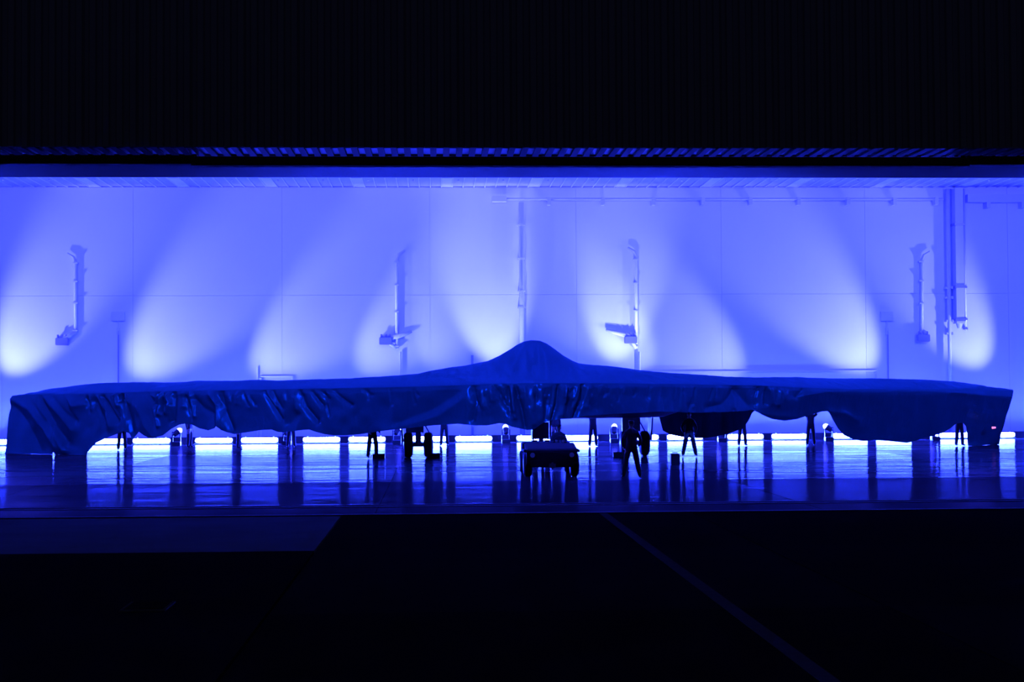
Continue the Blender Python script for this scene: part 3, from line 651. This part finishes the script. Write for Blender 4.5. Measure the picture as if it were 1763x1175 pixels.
# plate on the apron
cx, cy, _ = atZ(255, 1045, 0); dcv = tag(empty('drain_cover', (cx, cy, 0)), 'dull metal cover plate lying flush on the dark apron at the left', 'cover')
MB().box(-.28, .28, -.4, .4, -.012, .012).build('frame', M['paintline'], dcv)
for k in range(6): MB().box(-.24, .24, -.34+k*.12, -.26+k*.12, .012, .02).build('grate_bar', M['slab'][0], dcv)

# ------------------------------------------------------------------ people
def eval_mesh(o):
    dg = bpy.context.evaluated_depsgraph_get(); me = bpy.data.meshes.new_from_object(o.evaluated_get(dg)); return me
def skin_mesh(V, E, root, sub=1):
    """V: name -> (pos, radius); E: pairs"""
    names = list(V); me = bpy.data.meshes.new('sk'); me.from_pydata([V[n][0] for n in names], [(names.index(a), names.index(b)) for a, b in E], [])
    o = bpy.data.objects.new('sk', me); COL.objects.link(o)
    o.modifiers.new('skin', 'SKIN'); sv = me.skin_vertices[0].data
    for i, n in enumerate(names):
        r = V[n][1]; sv[i].radius = (r, r) if not isinstance(r, tuple) else r; sv[i].use_root = (n == root)
    if sub: m_ = o.modifiers.new('sub', 'SUBSURF'); m_.levels = sub; m_.render_levels = sub
    bpy.context.view_layer.update(); out = eval_mesh(o); bpy.data.objects.remove(o); return out
def mirror(V, E):
    V2, E2 = dict(V), list(E)
    for n, (p, r) in V.items():
        if n.startswith('L'): V2['R'+n[1:]] = ((-p[0], p[1], p[2]), r)
    for a, b in E:
        if a.startswith('L') or b.startswith('L'): E2.append(tuple('R'+q[1:] if q.startswith('L') else q for q in (a, b)))
    return V2, E2
def hand(wrist, direction, palm_n, side, curl=.35):
    """skinned palm with four fingers and a thumb"""
    d = direction.normalized(); n = palm_n.normalized(); a = d.cross(n).normalized()*side
    V = {'w': (tuple(wrist), .028), 'p': (tuple(wrist+d*.045), .03)}; E = [('w', 'p')]
    out = [(V, E, 'w')]
    for k, (off, ln) in enumerate(((-.032, .078), (-.011, .088), (.011, .082), (.031, .064))):
        b0 = wrist+d*.05+a*off*.7; b1 = wrist+d*.088+a*off; c = d; c2 = (d*math.cos(curl)+n*math.sin(curl)); c3 = (d*math.cos(2*curl)+n*math.sin(2*curl))
        q = b1+c2*ln*.5; e = q+c3*ln*.5
        out.append(({'a': (tuple(b0), .011), 'b': (tuple(b1), .0105), 'c': (tuple(q), .0095), 'd': (tuple(e), .008)}, [('a', 'b'), ('b', 'c'), ('c', 'd')], 'a'))
    t0 = wrist+d*.02-a*.018; t1 = wrist+d*.05-a*.05+n*.012; t2 = t1+d*.03-a*.012+n*.015
    out.append(({'a': (tuple(t0), .013), 'b': (tuple(t1), .0115), 'c': (tuple(t2), .009)}, [('a', 'b'), ('b', 'c')], 'a'))
    return out
def head_mesh(c, yaw_=0):
    bm = bmesh.new()
    def ell(p, s): 
        r = bmesh.ops.create_icosphere(bm, subdivisions=3, radius=1); bmesh.ops.scale(bm, vec=s, verts=r['verts']); bmesh.ops.translate(bm, vec=p, verts=r['verts'])
    ell((0, .012, .03), (.077, .095, .09)); ell((0, -.018, -.035), (.06, .07, .075)); ell((0, -.05, -.085), (.03, .032, .028))
    ell((0, -.1, -.02), (.013, .02, .02)); ell((0, -.092, .0), (.009, .014, .03)); ell((0, -.083, -.058), (.024, .012, .009)); ell((0, -.083, .03), (.05, .016, .012))
    for s_ in (-1, 1): ell((s_*.079, .012, -.01), (.01, .02, .032)); ell((s_*.03, -.083, .008), (.013, .01, .008))
    bm.transform(Matrix.Rotation(yaw_, 4, 'Z')); bmesh.ops.translate(bm, vec=c, verts=bm.verts[:])
    me = bpy.data.meshes.new('hd'); bm.to_mesh(me); bm.free(); return me
def make_body(pose, seated=False):
    p = pose
    V = {'pel': ((0, 0, .95), (.175, .13)), 'sp': ((0, -.005, 1.10), (.175, .125)), 'ch': ((0, 0, 1.28), (.19, .13)), 'nb': ((0, .01, 1.42), (.12, .095)), 'nk': ((0, .0, 1.52), .056), 'hd': ((0, -.005, 1.60), .06),
         'Lsh': ((.165, .01, 1.385), .08), 'Lel': (p['el'], .063), 'Lwr': (p['wr'], .04),
         'Lhp': (p.get('hp', (.095, 0, .90)), .115), 'Lkn': (p['kn'], .095), 'Lan': (p['an'], .078), 'Lhe': (p['he'], .044), 'Lto': (p['to'], .038)}
    E = [('pel', 'sp'), ('sp', 'ch'), ('ch', 'nb'), ('nb', 'nk'), ('nk', 'hd'), ('nb', 'Lsh'), ('Lsh', 'Lel'), ('Lel', 'Lwr'), ('pel', 'Lhp'), ('Lhp', 'Lkn'), ('Lkn', 'Lan'), ('Lan', 'Lhe'), ('Lhe', 'Lto')]
    V, E = mirror(V, E)
    for k, q in p.get('over', {}).items(): V[k] = (q, V[k][1])
    meshes = [skin_mesh(V, E, 'pel')]
    meshes.append(head_mesh(Vector((0, -.01, 1.635)), p.get('yaw', 0)))
    for s_ in ('L', 'R'):
        wr = Vector(V[s_+'wr'][0]); d = (wr-Vector(V[s_+'el'][0]))
        pn = Vector((-1 if s_ == 'L' else 1, -.3, .1)) if not p.get('palm') else Vector(p['palm'])
        pn = pn-d.normalized()*pn.dot(d.normalized())
        for hv in hand(wr+d.normalized()*.015, d, pn, 1 if s_ == 'L' else -1, p.get('curl', .4)): meshes.append(skin_mesh(*hv))
    bm = bmesh.new()
    for me in meshes: bm.from_mesh(me); bpy.data.meshes.remove(me)
    me = bpy.data.meshes.new('body'); bm.to_mesh(me); bm.free()
    o = bpy.data.objects.new('rm', me); COL.objects.link(o); r = o.modifiers.new('r', 'REMESH'); r.mode = 'VOXEL'; r.voxel_size = .0095; r.use_smooth_shade = True
    sm_ = o.modifiers.new('s', 'SMOOTH'); sm_.iterations = 2; sm_.factor = .4
    bpy.context.view_layer.update(); out = eval_mesh(o); bpy.data.objects.remove(o)
    out.materials.clear(); out.materials.append(M['cloth_dark']); out.materials.append(M['skin']); out.materials.append(M['black'])
    wl, wr_ = Vector(V['Lwr'][0]), Vector(V['Rwr'][0]); el, er = Vector(V['Lel'][0]), Vector(V['Rel'][0]); fz = p['an'][2]+.02
    mi = []
    for pl in out.polygons:
        c = pl.center
        if c.z > 1.50: mi.append(1)
        elif (c-wl).dot((wl-el).normalized()) > 0.0 and (c-wl).length < .24: mi.append(1)
        elif (c-wr_).dot((wr_-er).normalized()) > 0.0 and (c-wr_).length < .24: mi.append(1)
        elif c.z < fz: mi.append(2)
        else: mi.append(0)
    out.polygons.foreach_set('material_index', mi)
    return out
def hair_mesh(yaw_=0, cap=False):
    bm = bmesh.new(); bmesh.ops.create_icosphere(bm, subdivisions=3, radius=1)
    bmesh.ops.delete(bm, geom=[v for v in bm.verts if v.co.z < (-.45 if v.co.y > .2 else .25)], context='VERTS')
    bmesh.ops.scale(bm, vec=(.084, .102, .098), verts=bm.verts[:]); bmesh.ops.translate(bm, vec=(0, .012, .033), verts=bm.verts[:])
    if cap:
        r = bmesh.ops.create_cone(bm, segments=24, radius1=.088, radius2=.08, depth=.07, cap_ends=True); bmesh.ops.scale(bm, vec=(1, 1.18, 1), verts=r['verts']); bmesh.ops.translate(bm, vec=(0, .01, .09), verts=r['verts'])
        r = bmesh.ops.create_cone(bm, segments=16, radius1=.07, radius2=.068, depth=.012, cap_ends=True); bmesh.ops.translate(bm, vec=(0, -.10, .055), verts=r['verts'])
    bm.transform(Matrix.Rotation(yaw_, 4, 'Z')); bmesh.ops.translate(bm, vec=(0, -.01, 1.635), verts=bm.verts[:])
    me = bpy.data.meshes.new('hair'); bm.to_mesh(me); bm.free(); me.polygons.foreach_set('use_smooth', [True]*len(me.polygons)); me.materials.append(M['hair']); return me
def legs(sp, kn=0): return dict(hp=(.095, 0, .90), kn=(.095+sp*.5, -.02-kn, .50), an=(.095+sp, .01, .085), he=(.095+sp, .03, .05), to=(.11+sp*1.1, -.15, .042))
POSES = {
    'wide': dict(legs(.16), el=(.30, .05, 1.14), wr=(.24, -.10, .95), curl=.7),
    'stand': dict(legs(.03), el=(.235, .04, 1.12), wr=(.24, -.02, .88)),
    'reach': dict(legs(.07), el=(.27, -.20, 1.46), wr=(.20, -.36, 1.66), curl=.9, palm=(0, -1, .2)),
    'step': dict(legs(.09), el=(.25, -.04, 1.13), wr=(.22, -.24, 1.02), over={'Lkn': (.12, -.14, .52), 'Lan': (.13, -.10, .09), 'Lhe': (.13, -.08, .05), 'Lto': (.14, -.26, .042), 'Ran': (-.14, .12, .09), 'Rhe': (-.14, .14, .05), 'Rto': (-.15, -.04, .042), 'Rkn': (-.12, .03, .5)}),
    'sit': dict(hp=(.10, -.02, .93), kn=(.15, -.44, .98), an=(.15, -.55, .58), he=(.15, -.53, .545), to=(.16, -.72, .54), el=(.25, -.12, 1.16), wr=(.16, -.38, 1.20), curl=.9),
}
bodies = {k: make_body(v) for k, v in POSES.items()}
hair_me, cap_me = hair_mesh(), hair_mesh(cap=True)
def person(x, y, z, pose, rz, scale, label, cap=False, group=None):
    o = bpy.data.objects.new('person', bodies[pose]); COL.objects.link(o); o.location = (x, y, z); o.rotation_euler.z = rz; o.scale = (scale,)*3
    h = bpy.data.objects.new('cap' if cap else 'hair', cap_me if cap else hair_me); COL.objects.link(h); h.parent = o
    return tag(o, label, 'person', group)
PI = math.pi
x, y, _ = atZ(1087.5, 823, 0); person(x, y, 0, 'wide', PI+.1, .985, 'person in dark clothes standing with legs apart right of the tug, back to the camera', True)
person(3.53+.36, 48.4+2.02, -.13, 'sit', 0, .97, 'person in dark clothes seated on the tug', True)
PEOPLE = [(210, 775, 'reach', .3, 'person behind the left wing cloth, thin legs seen next to the wingtip curtain'),
          (326, 771, 'stand', 1.2, 'person behind the cover, legs seen right of the glowing uplight at the left'),
          (411, 772, 'stand', 1.4, 'person behind the cover, legs together between the third and fourth light bars at left'),
          (501, 771, 'reach', .2, 'person behind the cover, legs apart where the hem dips at mid left'),
          (641, 789, 'step', .4, 'person under the cover just left of the left main wheels, feet by a chock'),
          (765, 768, 'reach', -.2, 'person behind the cover just right of the left main wheels'),
          (956, 768, 'stand', .1, 'person behind the tug driver, legs under the nose cloth'),
          (1021, 769, 'reach', .2, 'person behind the cover between the tug and the standing man'),
          (1187, 786, 'wide', .0, 'person under the right wing, spread legs below the low rear drape'),
          (1278, 768, 'reach', .1, 'person at the right end of the low rear drape, legs below it'),
          (1396, 768, 'reach', -.2, 'person beside the glowing uplight in the gap of the right wing cloth'),
          (1652, 768, 'reach', .2, 'person just left of the right wingtip curtain')]
for px_, py_, ps, rz, lab in PEOPLE:
    x, y, _ = atZ(px_, py_, 0); person(x, y, 0, ps, rz, 1.0, lab+', in dark clothes' if len(lab.split()) < 13 else lab, group='people handling the cover')

# ------------------------------------------------------------------ thin stage haze in the rear of the hall
hz = bpy.data.materials.new('thin_haze'); hz.use_nodes = True; nt = hz.node_tree; nt.nodes.remove(nt.nodes['Principled BSDF'])
v = nt.nodes.new('ShaderNodeVolumeScatter'); v.inputs['Density'].default_value = .003; v.inputs['Anisotropy'].default_value = .2; v.inputs['Color'].default_value = (1, 1, 1, 1)
nt.links.new(v.outputs[0], nt.nodes['Material Output'].inputs['Volume'])
o = MB().box(XL+.3, XR-.3, 77.2, 81.2, 1.0, 9).build('haze', hz)
tag(o, 'thin blue haze hanging behind the aircraft in front of the uplit wall', 'haze', kind='stuff')
